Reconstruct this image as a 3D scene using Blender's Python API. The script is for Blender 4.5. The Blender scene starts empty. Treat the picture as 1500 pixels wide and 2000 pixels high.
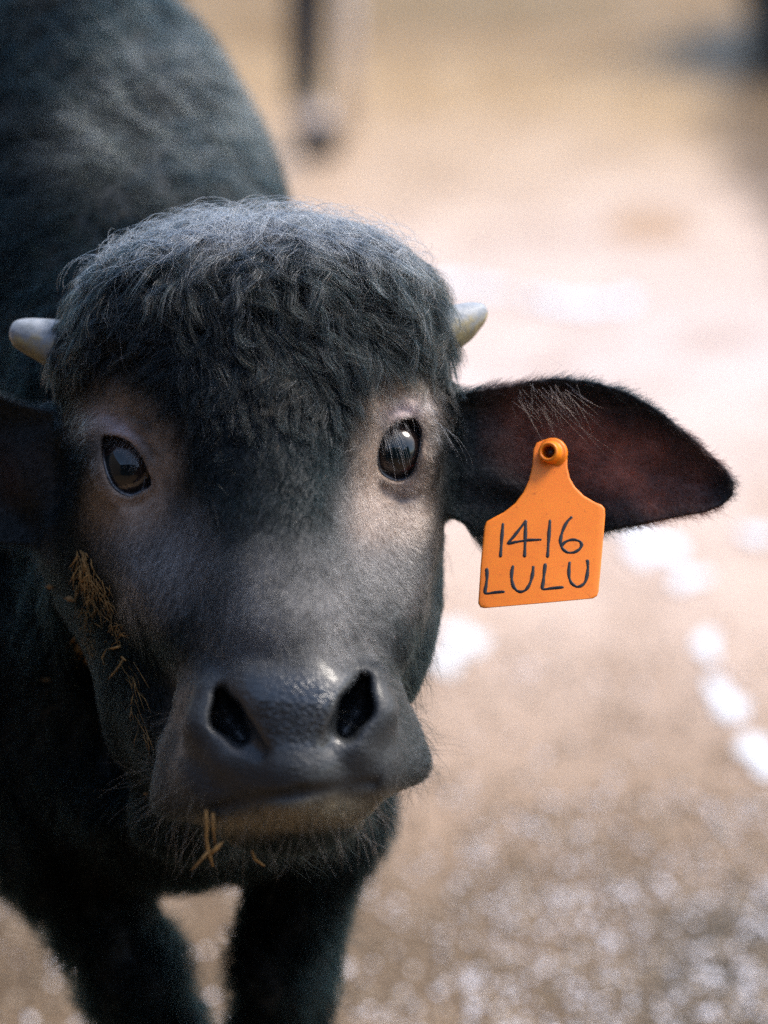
import bpy, math, random
import numpy as np
from mathutils import Matrix, Vector
rng = np.random.default_rng(7)
random.seed(7)

# ------------------------------------------------------------------ camera, light, exposure
sc = bpy.context.scene
BLOCKER_EDGE = -1.7
PITCH = math.radians(21.0)
CAM_H = 1.34
D0 = 1.65                                    # distance to the eyes (focus), metres
cd = bpy.data.cameras.new('camera')
cam = bpy.data.objects.new('camera', cd)
sc.collection.objects.link(cam)
cam.location = (0, 0, CAM_H)
cam.rotation_euler = (math.pi / 2 - PITCH, 0, 0)
cd.sensor_fit = 'HORIZONTAL'
cd.sensor_width = 24.0
cd.lens = 85.0
cd.clip_end = 300
cd.dof.use_dof = True
cd.dof.focus_distance = D0 - 0.004
cd.dof.aperture_fstop = 2.2
sc.camera = cam

SUN_EL, SUN_AZ = math.radians(54), math.radians(76)      # azimuth from +Y (behind the calf) towards +X
world = bpy.data.worlds.new('World')
sc.world = world
world.use_nodes = True
wn = world.node_tree.nodes
bg = wn['Background']
sky = wn.new('ShaderNodeTexSky')
sky.sky_type = 'NISHITA'
sky.sun_disc = False
sky.sun_elevation = SUN_EL
sky.sun_rotation = SUN_AZ
sky.air_density = 1.0
sky.dust_density = 2.0
world.node_tree.links.new(sky.outputs[0], bg.inputs[0])
bg.inputs[1].default_value = 0.13
sd = bpy.data.lights.new('sun', 'SUN')
sd.energy = 1.5
sd.angle = math.radians(22)
sd.color = (1.0, 0.93, 0.84)
sun = bpy.data.objects.new('sun', sd)
sc.collection.objects.link(sun)
sdir = Vector((math.sin(SUN_AZ) * math.cos(SUN_EL), math.cos(SUN_AZ) * math.cos(SUN_EL), math.sin(SUN_EL)))
sun.rotation_euler = sdir.to_track_quat('Z', 'Y').to_euler()
sun.location = sdir * 20
sc.view_settings.view_transform = 'Standard'
sc.view_settings.look = 'None'
sc.view_settings.gamma = 1
sc.view_settings.exposure = 1.34
sc.cycles.use_denoising = False
sc.cycles.max_bounces = 8
sc.cycles.transparent_max_bounces = 4
try:
    sc.cycles_curves.shape = 'RIBBONS'
    sc.cycles_curves.subdivisions = 2
except Exception:
    pass

# ------------------------------------------------------------------ frames
# model frame of the calf, in mm: u right, v up, w towards the camera, origin on the focus distance
cp, sp = math.cos(PITCH), math.sin(PITCH)
S0 = 24.0 / 85.0 * D0 * 1000 / 1500          # mm per photo pixel at the focus distance


def Q(px, py, w):
    s = S0 * (1 - w / (D0 * 1000))
    return np.array([(px - 750) * s, (1000 - py) * s, w], float)


def UV(p):
    s = S0 * (1 - p[..., 2] / (D0 * 1000))
    return 750 + p[..., 0] / s, 1000 - p[..., 1] / s


def to_world(p):
    p = np.asarray(p, float) / 1000
    d = D0 - p[..., 2]
    return np.stack([p[..., 0], p[..., 1] * sp + d * cp, CAM_H + p[..., 1] * cp - d * sp], -1)


def from_world(x, y, z):
    d = y * cp + (CAM_H - z) * sp
    return np.array([x, y * sp + (z - CAM_H) * cp, D0 - d]) * 1000


DOWN = np.array([0, -cp, -sp])                # world down in the model frame
BASE = Vector((-0.2, 1.9, 0))


# ------------------------------------------------------------------ materials
def new_mat(name):
    m = bpy.data.materials.new(name)
    m.use_nodes = True
    nt = m.node_tree
    return m, nt, nt.nodes['Principled BSDF']


def add(nt, kind, **kw):
    n = nt.nodes.new(kind)
    for k, v in kw.items():
        setattr(n, k, v)
    return n


def noise(nt, scale, detail=4, rough=.6, coord='Object', vec=None):
    t = add(nt, 'ShaderNodeTexNoise')
    t.inputs['Scale'].default_value = scale
    t.inputs['Detail'].default_value = detail
    t.inputs['Roughness'].default_value = rough
    if vec is None:
        c = add(nt, 'ShaderNodeTexCoord')
        nt.links.new(c.outputs[coord], t.inputs['Vector'])
    else:
        nt.links.new(vec, t.inputs['Vector'])
    return t


def ramp(nt, src, stops):
    r = add(nt, 'ShaderNodeValToRGB')
    while len(r.color_ramp.elements) < len(stops):
        r.color_ramp.elements.new(.5)
    for e, (pos, c) in zip(r.color_ramp.elements, stops):
        e.position = pos
        e.color = (*c, 1) if len(c) == 3 else c
    nt.links.new(src, r.inputs[0])
    return r


def mixc(nt, a, b, fac, mode='MIX'):
    m = add(nt, 'ShaderNodeMix', data_type='RGBA', blend_type=mode)
    for s, v in ((m.inputs['Factor'], fac), (m.inputs['A'], a), (m.inputs['B'], b)):
        if hasattr(v, 'is_linked') or hasattr(v, 'links'):
            nt.links.new(v, s)
        elif isinstance(v, tuple):
            s.default_value = (*v, 1)
        else:
            s.default_value = v
    return m.outputs['Result']


def bump(nt, bsdf, src, strength, dist):
    b = add(nt, 'ShaderNodeBump')
    b.inputs['Strength'].default_value = strength
    b.inputs['Distance'].default_value = dist
    nt.links.new(src, b.inputs['Height'])
    nt.links.new(b.outputs[0], bsdf.inputs['Normal'])
    return b


def skin_mat():
    m, nt, b = new_mat('hide')
    a = add(nt, 'ShaderNodeAttribute', attribute_name='pigment')
    n = noise(nt, 90, 5)
    r = ramp(nt, n.outputs[0], [(.3, (.7, .7, .7)), (.7, (1.25, 1.25, 1.25))])
    nt.links.new(mixc(nt, a.outputs['Color'], r.outputs[0], 1.0, 'MULTIPLY'), b.inputs['Base Color'])
    w = add(nt, 'ShaderNodeAttribute', attribute_name='wet')
    mr = add(nt, 'ShaderNodeMapRange')
    mr.inputs['To Min'].default_value = .62
    mr.inputs['To Max'].default_value = .15
    nt.links.new(w.outputs['Fac'], mr.inputs[0])
    nt.links.new(mr.outputs[0], b.inputs['Roughness'])
    n2 = noise(nt, 420, 3)
    vo = add(nt, 'ShaderNodeTexVoronoi', feature='DISTANCE_TO_EDGE')
    vo.inputs['Scale'].default_value = 260
    c0 = add(nt, 'ShaderNodeTexCoord'); nt.links.new(c0.outputs['Object'], vo.inputs['Vector'])
    cl = add(nt, 'ShaderNodeMapRange'); cl.inputs[2].default_value = .35; nt.links.new(vo.outputs['Distance'], cl.inputs[0])
    hw = add(nt, 'ShaderNodeMath', operation='MULTIPLY'); nt.links.new(w.outputs['Fac'], hw.inputs[0]); hw.inputs[1].default_value = .45
    hm = mixc(nt, n2.outputs['Color'], cl.outputs[0], hw.outputs[0])
    bump(nt, b, hm, .7, .0018)
    b.inputs['Coat Roughness'].default_value = .12
    nt.links.new(w.outputs['Fac'], b.inputs['Coat Weight'])
    return m


def hair_mat(name, rough=.36, radial=.5, ior=1.28):
    m = bpy.data.materials.new(name)
    m.use_nodes = True
    nt = m.node_tree
    nt.nodes.remove(nt.nodes['Principled BSDF'])
    out = nt.nodes['Material Output']
    h = add(nt, 'ShaderNodeBsdfHairPrincipled')
    h.parametrization = 'COLOR'
    h.inputs['Roughness'].default_value = rough
    h.inputs['Radial Roughness'].default_value = radial
    h.inputs['Random Roughness'].default_value = .2
    h.inputs['IOR'].default_value = ior
    a = add(nt, 'ShaderNodeAttribute', attribute_name='tint')
    nt.links.new(a.outputs['Color'], h.inputs['Color'])
    nt.links.new(h.outputs[0], out.inputs['Surface'])
    return m


def plain_mat(name, col, rough=.5, vary=.15, scale=40, spec=.5, bumpd=0):
    m, nt, b = new_mat(name)
    n = noise(nt, scale, 5)
    lo = tuple(c * (1 - vary) for c in col)
    hi = tuple(min(1, c * (1 + vary)) for c in col)
    r = ramp(nt, n.outputs[0], [(.3, lo), (.7, hi)])
    nt.links.new(r.outputs[0], b.inputs['Base Color'])
    b.inputs['Roughness'].default_value = rough
    b.inputs['Specular IOR Level'].default_value = spec
    if bumpd:
        bump(nt, b, n.outputs[0], .5, bumpd)
    return m


# ------------------------------------------------------------------ signed distance field on a graded grid
def graded(lo, a, b, hi, h, g=1.09, mx=15):
    mid = list(np.arange(a, b, h))
    r, x, s = [], mid[-1], h
    while x < hi:
        s = min(s * g, mx); x += s; r.append(x)
    l, x, s = [], mid[0], h
    while x > lo:
        s = min(s * g, mx); x -= s; l.append(x)
    return np.array(l[::-1] + mid + r, np.float32)


class Field:
    def __init__(self, U, V, W):
        self.U, self.V, self.W = U, V, W
        self.F = np.full((len(U), len(V), len(W)), 400.0, np.float32)

    def box(self, lo, hi):
        sl = []
        for ax, l, h in zip((self.U, self.V, self.W), lo, hi):
            i0 = max(0, np.searchsorted(ax, l) - 1)
            i1 = min(len(ax), np.searchsorted(ax, h) + 1)
            sl.append(slice(i0, max(i1, i0)))
        return tuple(sl)

    def coords(self, sl):
        return (self.U[sl[0]][:, None, None], self.V[sl[1]][None, :, None], self.W[sl[2]][None, None, :])

    def merge(self, sl, d, k, op):
        f = self.F[sl]
        if op == 'sub':
            d = -d
            h = np.maximum(k - np.abs(f - d), 0) / k
            self.F[sl] = np.maximum(f, d) + h * h * k * .25
        else:
            h = np.maximum(k - np.abs(f - d), 0) / k
            self.F[sl] = np.minimum(f, d) - h * h * k * .25

    def ell(self, c, r, k=20, op='add', rot=None):
        c = np.asarray(c, float); r = np.asarray(r, float)
        m = r.max() + max(k, 15) + 10
        sl = self.box(c - m, c + m)
        x, y, z = self.coords(sl)
        x, y, z = x - c[0], y - c[1], z - c[2]
        if rot is not None:                    # rotation (deg) in the picture plane
            a = math.radians(rot)
            x, y = x * math.cos(a) + y * math.sin(a), -x * math.sin(a) + y * math.cos(a)
        k0 = np.sqrt((x / r[0]) ** 2 + (y / r[1]) ** 2 + (z / r[2]) ** 2)
        k1 = np.sqrt((x / r[0] ** 2) ** 2 + (y / r[1] ** 2) ** 2 + (z / r[2] ** 2) ** 2) + 1e-6
        self.merge(sl, (k0 * (k0 - 1) / k1).astype(np.float32), k, op)

    def cone(self, a, b, ra, rb, k=20, op='add'):
        a = np.asarray(a, float); b = np.asarray(b, float)
        m = max(ra, rb) + max(k, 15) + 10
        sl = self.box(np.minimum(a, b) - m, np.maximum(a, b) + m)
        x, y, z = self.coords(sl)
        ab = b - a
        t = np.clip(((x - a[0]) * ab[0] + (y - a[1]) * ab[1] + (z - a[2]) * ab[2]) / ab.dot(ab), 0, 1)
        d = np.sqrt((x - a[0] - t * ab[0]) ** 2 + (y - a[1] - t * ab[1]) ** 2 + (z - a[2] - t * ab[2]) ** 2)
        self.merge(sl, (d - (ra + (rb - ra) * t)).astype(np.float32), k, op)

    def chain(self, pts, rs, k=20, op='add'):
        for i in range(len(pts) - 1):
            self.cone(pts[i], pts[i + 1], rs[i], rs[i + 1], k, op)

    def leaf(self, poly, wfun, half, k=12, wr=(-120, 40)):
        """a thin curved sheet with a drawn outline (an ear)"""
        P = np.asarray(poly, float)
        lo = np.array([P[:, 0].min() - 20, P[:, 1].min() - 20, wr[0]])
        hi = np.array([P[:, 0].max() + 20, P[:, 1].max() + 20, wr[1]])
        sl = self.box(lo, hi)
        x, y, z = self.coords(sl)
        X, Y = np.broadcast_arrays(x[..., 0], y[..., 0])
        d2, inside = np.full(X.shape, 1e9), np.zeros(X.shape, bool)
        for i in range(len(P)):
            a, b = P[i], P[(i + 1) % len(P)]
            e = b - a
            t = np.clip(((X - a[0]) * e[0] + (Y - a[1]) * e[1]) / e.dot(e), 0, 1)
            d2 = np.minimum(d2, np.hypot(X - a[0] - t * e[0], Y - a[1] - t * e[1]))
            c = ((a[1] > Y) != (b[1] > Y)) & (X < (b[0] - a[0]) * (Y - a[1]) / (b[1] - a[1] + 1e-9) + a[0])
            inside ^= c
        d2 = np.where(inside, -d2, d2)
        w0, th = wfun(X, Y, d2)
        q = np.abs(z - w0[..., None]) - th[..., None] + 1.5
        p = (d2 + 1.5)[..., None]
        d = np.sqrt(np.maximum(q, 0) ** 2 + np.maximum(p, 0) ** 2) + np.minimum(np.maximum(q, p), 0) - 1.5
        self.merge(sl, d.astype(np.float32), k, 'add')

    def sample(self, p):
        idx, fr = [], []
        for a, ax in enumerate((self.U, self.V, self.W)):
            i = np.clip(np.searchsorted(ax, p[:, a]) - 1, 0, len(ax) - 2)
            t = np.clip((p[:, a] - ax[i]) / (ax[i + 1] - ax[i]), 0, 1)
            idx.append(i); fr.append(t)
        i, j, k = idx; a, b, c = fr
        F = self.F
        r = 0
        for di in (0, 1):
            for dj in (0, 1):
                for dk in (0, 1):
                    wt = (a if di else 1 - a) * (b if dj else 1 - b) * (c if dk else 1 - c)
                    r = r + F[i + di, j + dj, k + dk] * wt
        return r

    def grad(self, p, e=2.5):
        g = np.empty_like(p)
        for a in range(3):
            o = np.zeros(3); o[a] = e
            g[:, a] = self.sample(p + o) - self.sample(p - o)
        return g / (np.linalg.norm(g, axis=1, keepdims=True) + 1e-9)

    def mesh(self):
        F = self.F
        neg = F < 0
        nu, nv, nw = F.shape
        ax = (self.U, self.V, self.W)
        # active cells
        c = np.zeros((nu - 1, nv - 1, nw - 1), np.int8)
        for di in (0, 1):
            for dj in (0, 1):
                for dk in (0, 1):
                    c += neg[di:nu - 1 + di, dj:nv - 1 + dj, dk:nw - 1 + dk]
        act = (c > 0) & (c < 8)
        I = np.argwhere(act)
        idm = np.full(act.shape, -1, np.int32)
        idm[act] = np.arange(len(I))
        acc = np.zeros((len(I), 3)); cnt = np.zeros(len(I))
        for a in range(3):
            o1, o2 = [x for x in range(3) if x != a]
            for p1 in (0, 1):
                for p2 in (0, 1):
                    A = I.copy(); A[:, o1] += p1; A[:, o2] += p2
                    B = A.copy(); B[:, a] += 1
                    fa = F[A[:, 0], A[:, 1], A[:, 2]]; fb = F[B[:, 0], B[:, 1], B[:, 2]]
                    m = (fa < 0) != (fb < 0)
                    t = np.where(m, fa / np.where(m, fa - fb, 1), 0)
                    pos = np.stack([ax[q][A[:, q]] for q in range(3)], 1).astype(float)
                    pos[:, a] += t * (ax[a][B[:, a]] - ax[a][A[:, a]])
                    acc[m] += pos[m]; cnt[m] += 1
        V = acc / cnt[:, None]
        quads = []
        for a in range(3):
            o1, o2 = (a + 1) % 3, (a + 2) % 3
            sa = [slice(None)] * 3; sb = [slice(None)] * 3
            sa[a] = slice(0, -1); sb[a] = slice(1, None)
            cr = neg[tuple(sa)] != neg[tuple(sb)]
            E = np.argwhere(cr)
            ok = (E[:, o1] > 0) & (E[:, o2] > 0) & (E[:, o1] < F.shape[o1] - 1) & (E[:, o2] < F.shape[o2] - 1)
            E = E[ok]
            def cid(s1, s2):
                q = E.copy(); q[:, o1] -= s1; q[:, o2] -= s2
                return idm[q[:, 0], q[:, 1], q[:, 2]]
            q = np.stack([cid(1, 1), cid(0, 1), cid(0, 0), cid(1, 0)], 1)
            flip = ~neg[E[:, 0], E[:, 1], E[:, 2]]
            q[flip] = q[flip][:, ::-1]
            quads.append(q)
        Qd = np.concatenate(quads)
        return V, Qd


def mesh_obj(name, verts, faces, mat, parent=None, base=None, smooth=True):
    """verts in world metres; the object's origin at base"""
    me = bpy.data.meshes.new(name)
    v = np.asarray(verts, float) - (np.array(base) if base is not None else 0)
    if isinstance(faces, np.ndarray):
        n, k = faces.shape
        me.vertices.add(len(v)); me.vertices.foreach_set('co', v.ravel())
        me.loops.add(n * k); me.loops.foreach_set('vertex_index', faces.ravel().astype(np.int32))
        me.polygons.add(n); me.polygons.foreach_set('loop_start', np.arange(0, n * k, k, dtype=np.int32))
        me.update(calc_edges=True)
    else:
        me.from_pydata([tuple(x) for x in v], [], faces)
    if smooth:
        me.polygons.foreach_set('use_smooth', [True] * len(me.polygons))
    me.materials.append(mat)
    o = bpy.data.objects.new(name, me)
    sc.collection.objects.link(o)
    if base is not None and parent is None:
        o.location = base
    if parent is not None:
        o.parent = parent
    me.update()
    return o


def tag(o, label, cat=None, group=None, kind=None):
    if label: o['label'] = label
    if cat: o['category'] = cat
    if group: o['group'] = group
    if kind: o['kind'] = kind


def curves_obj(name, pts, rad, col, mat, parent):
    """pts (N,K,3) model frame mm, rad (N,K) mm, col (N,3)"""
    N, K = pts.shape[:2]
    hc = bpy.data.hair_curves.new(name)
    hc.add_curves([K] * N)
    wpt = to_world(pts.reshape(-1, 3)) - np.array(BASE)
    hc.attributes['position'].data.foreach_set('vector', wpt.astype(np.float32).ravel())
    ra = hc.attributes.get('radius') or hc.attributes.new('radius', 'FLOAT', 'POINT')
    ra.data.foreach_set('value', (rad / 1000).astype(np.float32).ravel())
    ca = hc.attributes.new('tint', 'FLOAT_COLOR', 'CURVE')
    ca.data.foreach_set('color', np.concatenate([col, np.ones((N, 1))], 1).astype(np.float32).ravel())
    hc.materials.append(mat)
    o = bpy.data.objects.new(name, hc)
    sc.collection.objects.link(o)
    o.parent = parent
    return o


class SinNoise:
    def __init__(self, wl, n=7, seed=0):
        r = np.random.default_rng(seed)
        d = r.normal(size=(n, 3)); d /= np.linalg.norm(d, axis=1, keepdims=True)
        self.k = d * (2 * math.pi / (wl * r.uniform(.6, 1.6, (n, 1))))
        self.ph = r.uniform(0, 6.28, n)

    def __call__(self, p):
        return np.sin(p @ self.k.T + self.ph).sum(-1) / math.sqrt(len(self.ph))


# ------------------------------------------------------------------ the ground
gm, nt, b = new_mat('wet_ground')
tc = add(nt, 'ShaderNodeTexCoord')
vec = tc.outputs['Object']
n1 = noise(nt, .9, 5, .55, vec=vec)
n2 = noise(nt, 5, 6, .6, vec=vec)
n3 = noise(nt, 60, 4, .6, vec=vec)
sxy = add(nt, 'ShaderNodeSeparateXYZ'); nt.links.new(vec, sxy.inputs[0])
def madd(a_, m_, c_):
    q = add(nt, 'ShaderNodeMath', operation='MULTIPLY_ADD')
    nt.links.new(a_, q.inputs[0]); q.inputs[1].default_value = m_
    if isinstance(c_, float): q.inputs[2].default_value = c_
    else: nt.links.new(c_, q.inputs[2])
    return q.outputs[0]
band = madd(sxy.outputs['Y'], .1, madd(n1.outputs[0], .16, -.08))     # ground tone by distance: dark brown near, palest midway, browner beyond
c1 = ramp(nt, band, [(.21, (.13, .092, .055)), (.26, (.34, .24, .165)), (.33, (.56, .425, .34)), (.41, (.60, .49, .445)), (.50, (.56, .43, .345)), (.60, (.40, .265, .13)), (.70, (.25, .155, .062))])
c2 = ramp(nt, n2.outputs[0], [(.3, (.72, .68, .62)), (.5, (1, 1, 1)), (.72, (1.18, 1.16, 1.14))])
c3 = ramp(nt, n3.outputs[0], [(.3, (.7, .66, .6)), (.6, (1.1, 1.1, 1.1))])
col = mixc(nt, mixc(nt, c1.outputs[0], c2.outputs[0], 1.0, 'MULTIPLY'), c3.outputs[0], .8, 'MULTIPLY')
def patch(col_, x0, y0, rx, ry, c_, amt):
    # a patch of another ground colour with a ragged edge
    a_ = madd(sxy.outputs['X'], 1 / rx, -x0 / rx); b2_ = madd(sxy.outputs['Y'], 1 / ry, -y0 / ry)
    q1 = add(nt, 'ShaderNodeMath', operation='MULTIPLY'); nt.links.new(a_, q1.inputs[0]); nt.links.new(a_, q1.inputs[1])
    q2 = madd(b2_, 1.0, 0.0)
    q3 = add(nt, 'ShaderNodeMath', operation='MULTIPLY_ADD'); nt.links.new(q2, q3.inputs[0]); nt.links.new(q2, q3.inputs[1]); nt.links.new(q1.outputs[0], q3.inputs[2])
    q4 = madd(n2.outputs[0], 1.6, madd(q3.outputs[0], 1.0, -.8))
    r_ = ramp(nt, q4, [(.35, (amt,) * 3), (1.0, (0, 0, 0))])
    return mixc(nt, col_, c_, r_.outputs[0])


col = patch(col, .98, 5.4, .34, 1.9, (.10, .065, .035), .85)
col = patch(col, .40, 2.25, .22, .22, (.07, .06, .045), .85)
col = patch(col, .30, 7.3, .5, .3, (.20, .13, .05), .8)
col = patch(col, .50, 5.0, .10, .14, (.40, .25, .14), .8)
col = patch(col, -.36, 2.3, .16, .12, (.09, .06, .035), .7)  # the calf's shade on the ground, painted as a dark patch
nt.links.new(col, b.inputs['Base Color'])
rr = ramp(nt, n2.outputs[0], [(.35, (.62,) * 3), (.65, (.38,) * 3)])
nt.links.new(rr.outputs[0], b.inputs['Roughness'])
b.inputs['Specular IOR Level'].default_value = .22
bump(nt, b, n3.outputs[0], .6, .012)
G = 80.0
ground = mesh_obj('ground', [(-G, -20, 0), (G, -20, 0), (G, 140, 0), (-G, 140, 0)], [(0, 1, 2, 3)], gm, smooth=False)
tag(ground, 'pale tan trodden yard ground, damp and out of focus', kind='structure')


def ground_at(px, py):
    """where the sight line through a photo pixel meets the ground"""
    s = 24.0 / 85.0 / 1500
    x, v = (px - 750) * s, (1000 - py) * s
    dz = v * cp - sp
    t = CAM_H / -dz
    return x * t, (v * sp + cp) * t


# unseen dark boards added behind, beside and above the camera to block sky light
def boxv(x0, x1, y0, y1, z0, z1):
    v = [(x, y, z) for x in (x0, x1) for y in (y0, y1) for z in (z0, z1)]
    return v, [(0, 1, 3, 2), (4, 6, 7, 5), (0, 4, 5, 1), (2, 3, 7, 6), (0, 2, 6, 4), (1, 5, 7, 3)]


blocker_m = plain_mat('blocker_boards', (.07, .05, .035), .8, .3, 6)
light_blocker = bpy.data.objects.new('added_light_blocker', None)
sc.collection.objects.link(light_blocker)
light_blocker.location = (0, -2.5, 0)
tag(light_blocker, 'unseen dark boards added above and beside the camera to block sky light', 'light_blocker')
for nm, bx_ in (('blocker_top', (-3.4, 2.0, -3.0, BLOCKER_EDGE, 2.55, 2.65)), ('blocker_side', (-3.4, 3.2, -3.1, -3.0, 0, 2.6)), ('blocker_side', (-2.4, -2.3, -3.0, 3.0, 0, 2.55)), ('blocker_side', (3.2, 3.3, -3.0, -.4, 0, 2.6))):
    v_, f_ = boxv(*bx_)
    mesh_obj(nm, np.array(v_) - np.array([0, -2.5, 0]), f_, blocker_m, parent=light_blocker, smooth=False)

# ------------------------------------------------------------------ the calf: distance field
def build_calf():
    h = 1.5
    U = graded(-1250, -236, 216, 330, h)
    V = graded(-760, -232, 186, 620, h)
    W = graded(-1950, -118, 138, 170, h)
    f = Field(U, V, W)
    # --- body, far to near
    fw = from_world
    hip = fw(-.82, 2.95, .72); mid = fw(-.55, 2.5, .66)
    wither = Q(150, 240, -520); sh = Q(250, 640, -350)
    f.cone(hip, mid, 185, 225, 60)
    f.cone(mid, Q(120, 520, -520), 225, 170, 60)
    f.cone(wither, sh, 118, 135, 60)
    f.ell(Q(190, 1180, -370), (165, 190, 150), 60)           # chest
    f.cone(Q(430, 760, -150), Q(240, 900, -360), 98, 165, 40)  # neck
    f.cone(Q(400, 1000, -160), Q(280, 1400, -250), 96, 112, 40)
    f.ell(Q(370, 1560, -190), (85, 52, 80), 30)              # brisket
    # far shoulder / near shoulder masses
    f.cone(Q(70, 1250, -300), Q(120, 1600, -250), 95, 58, 40)
    f.cone(Q(560, 1250, -290), Q(610, 1560, -240), 70, 52, 35)
    # forelegs: forearm, knee, cannon, pastern, hoof on the ground
    def foreleg(top, el, r0, fx, fy, sgn):
        foot = fw(fx, fy, 0.0)
        knee = fw(fx, fy + .01, .30); fet = fw(fx, fy + .005, .11)
        f.chain([top, el, knee, fet], [r0, r0 * .74, 29, 23], 18)
        f.cone(fw(fx, fy - .0, .30), fw(fx, fy, .27), 31, 27, 12)
        f.cone(fet, fw(fx, fy - .03, .045), 26, 27, 10)
        f.cone(fw(fx - .012, fy - .035, .035), fw(fx - .014, fy - .06, .014), 22, 15, 6)
        f.cone(fw(fx + .012, fy - .035, .035), fw(fx + .014, fy - .06, .014), 22, 15, 6)
    e1 = Q(545, 2040, -270); e2 = Q(300, 2040, -280)
    w1 = to_world(e1); w2 = to_world(e2)
    foreleg(Q(602, 1640, -235), Q(553, 1900, -250), 40, w1[0], w1[1], 1)
    foreleg(Q(130, 1650, -240), Q(258, 1900, -265), 43, w2[0], w2[1], -1)
    for sx in (-.13, .13):                                    # hind legs
        bx, by = -.88 + sx * .9, 3.02 + sx * .5
        f.chain([fw(bx, by, .62), fw(bx - .01, by - .06, .46), fw(bx, by + .07, .33), fw(bx, by + .02, .1), fw(bx, by - .02, .04)],
                [110, 70, 36, 25, 30], 25)
    f.chain([fw(-.95, 3.17, .80), fw(-1.0, 3.24, .7), fw(-1.0, 3.25, .45)], [22, 16, 14], 15)   # tail
    # --- head
    f.ell(Q(492, 715, -62), (120, 76, 84), 20, rot=4)         # cranium
    f.ell(Q(500, 600, -55), (88, 34, 66), 30, rot=4)          # poll
    f.ell(Q(510, 830, -28), (84, 70, 62), 25)                 # forehead
    f.cone(Q(515, 930, -30), Q(562, 1260, 52), 64, 44, 25)    # nose bridge
    f.cone(Q(512, 860, 0), Q(560, 1230, 70), 32, 26, 30)
    f.cone(Q(300, 1010, -52), Q(445, 1270, 30), 46, 34, 25)   # cheekbones
    f.cone(Q(742, 1000, -58), Q(695, 1250, 28), 40, 33, 25)
    f.cone(Q(255, 1060, -100), Q(400, 1440, -12), 58, 34, 30)  # jaw
    f.cone(Q(732, 1050, -105), Q(715, 1310, -22), 43, 32, 25)
    f.cone(Q(385, 1390, -70), Q(470, 1520, -8), 56, 32, 30)   # throat under the jaw
    f.ell(Q(385, 1590, -90), (40, 30, 40), 30)
    f.cone(Q(725, 1180, -95), Q(715, 1250, -60), 38, 32, 25)
    # orbits and brows
    f.ell(Q(262, 900, -34), (36, 44, 36), 14)
    f.ell(Q(774, 868, -42), (33, 42, 36), 14)
    f.cone(Q(205, 820, -38), Q(320, 830, -16), 18, 18, 16)
    f.cone(Q(735, 790, -24), Q(812, 780, -48), 18, 16, 16)
    # muzzle
    f.ell(Q(568, 1400, 62), (53, 44, 48), 22)
    f.cone(Q(456, 1385, 62), Q(408, 1490, 52), 27, 23, 16)
    f.cone(Q(684, 1375, 62), Q(722, 1455, 52), 26, 21, 16)
    f.chain([Q(336, 1560, 46), Q(430, 1525, 72), Q(570, 1502, 92), Q(705, 1492, 74), Q(796, 1496, 48)], [6, 22, 26, 21, 8], 12)
    f.cone(Q(372, 1480, 42), Q(332, 1560, 44), 18, 8, 16)
    f.cone(Q(772, 1440, 40), Q(796, 1490, 46), 15, 9, 14)
    f.cone(Q(398, 1385, 50), Q(352, 1530, 44), 15, 7, 18)
    f.cone(Q(736, 1375, 48), Q(782, 1470, 45), 14, 7, 18)
    f.cone(Q(436, 1480, 70), Q(378, 1540, 56), 18, 10, 20)
    f.cone(Q(700, 1470, 70), Q(758, 1488, 56), 18, 10, 20)
    f.ell(Q(572, 1378, 91), (40, 27, 25), 14)                 # nose pad
    f.ell(Q(575, 1560, 68), (46, 20, 34), 10)                 # chin
    f.ell(Q(560, 1580, 30), (46, 26, 40), 20)
    f.chain([Q(425, 1578, 92), Q(500, 1563, 112), Q(590, 1552, 118), Q(670, 1545, 109), Q(728, 1532, 96)], [2.5, 3, 3, 3, 2.5], 5, 'sub')
    # nostrils: comma slits with raised wings
    f.chain([Q(414, 1360, 84), Q(406, 1420, 88), Q(446, 1478, 97)], [9, 11, 9], 12)
    f.chain([Q(722, 1335, 82), Q(730, 1395, 86), Q(698, 1458, 95)], [9, 11, 9], 12)
    for pts_, sc_ in (([(430, 1354), (443, 1400), (470, 1436), (504, 1466)], 1.0), ([(710, 1330), (697, 1382), (676, 1424), (650, 1456)], 1.1)):
        rs_ = [4.2, 7.8, 6.2, 3.6]
        f.chain([Q(x_, y_, 105 + 2.5 * i_) for i_, (x_, y_) in enumerate(pts_)], [r_ * sc_ for r_ in rs_], 7, 'sub')
        for dw in (-9, -18, -27, -36):
            f.chain([Q(x_, y_, 105 + 2.5 * i_ + dw) for i_, (x_, y_) in enumerate(pts_[:3])], [r_ * sc_ for r_ in (4, 7.8, 5.6)], 5, 'sub')
    # folds of skin round the eyes and over the nose
    for ln in ([(208, 838), (240, 828), (275, 850), (300, 890)], [(214, 815), (252, 806), (292, 832)], [(232, 980), (268, 982), (300, 966)],
               [(752, 812), (782, 796), (808, 806)], [(742, 842), (762, 806)], [(752, 784), (784, 768), (812, 776)], [(748, 950), (780, 960), (806, 944)], [(752, 966), (784, 975), (808, 962)]):
        for sgn_ in (0,):
            pts_ = []
            for q in ln:
                ws = np.arange(70, -110, -1.0)
                P_ = np.array([Q(q[0], q[1], w_) for w_ in ws])
                dd_ = f.sample(P_)
                i_ = int(np.argmax(dd_ < 0.0))
                pts_.append(P_[i_] + np.array([0, 0, .4]))
            f.chain(pts_, [1.3] * len(pts_), 5, 'sub')
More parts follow.
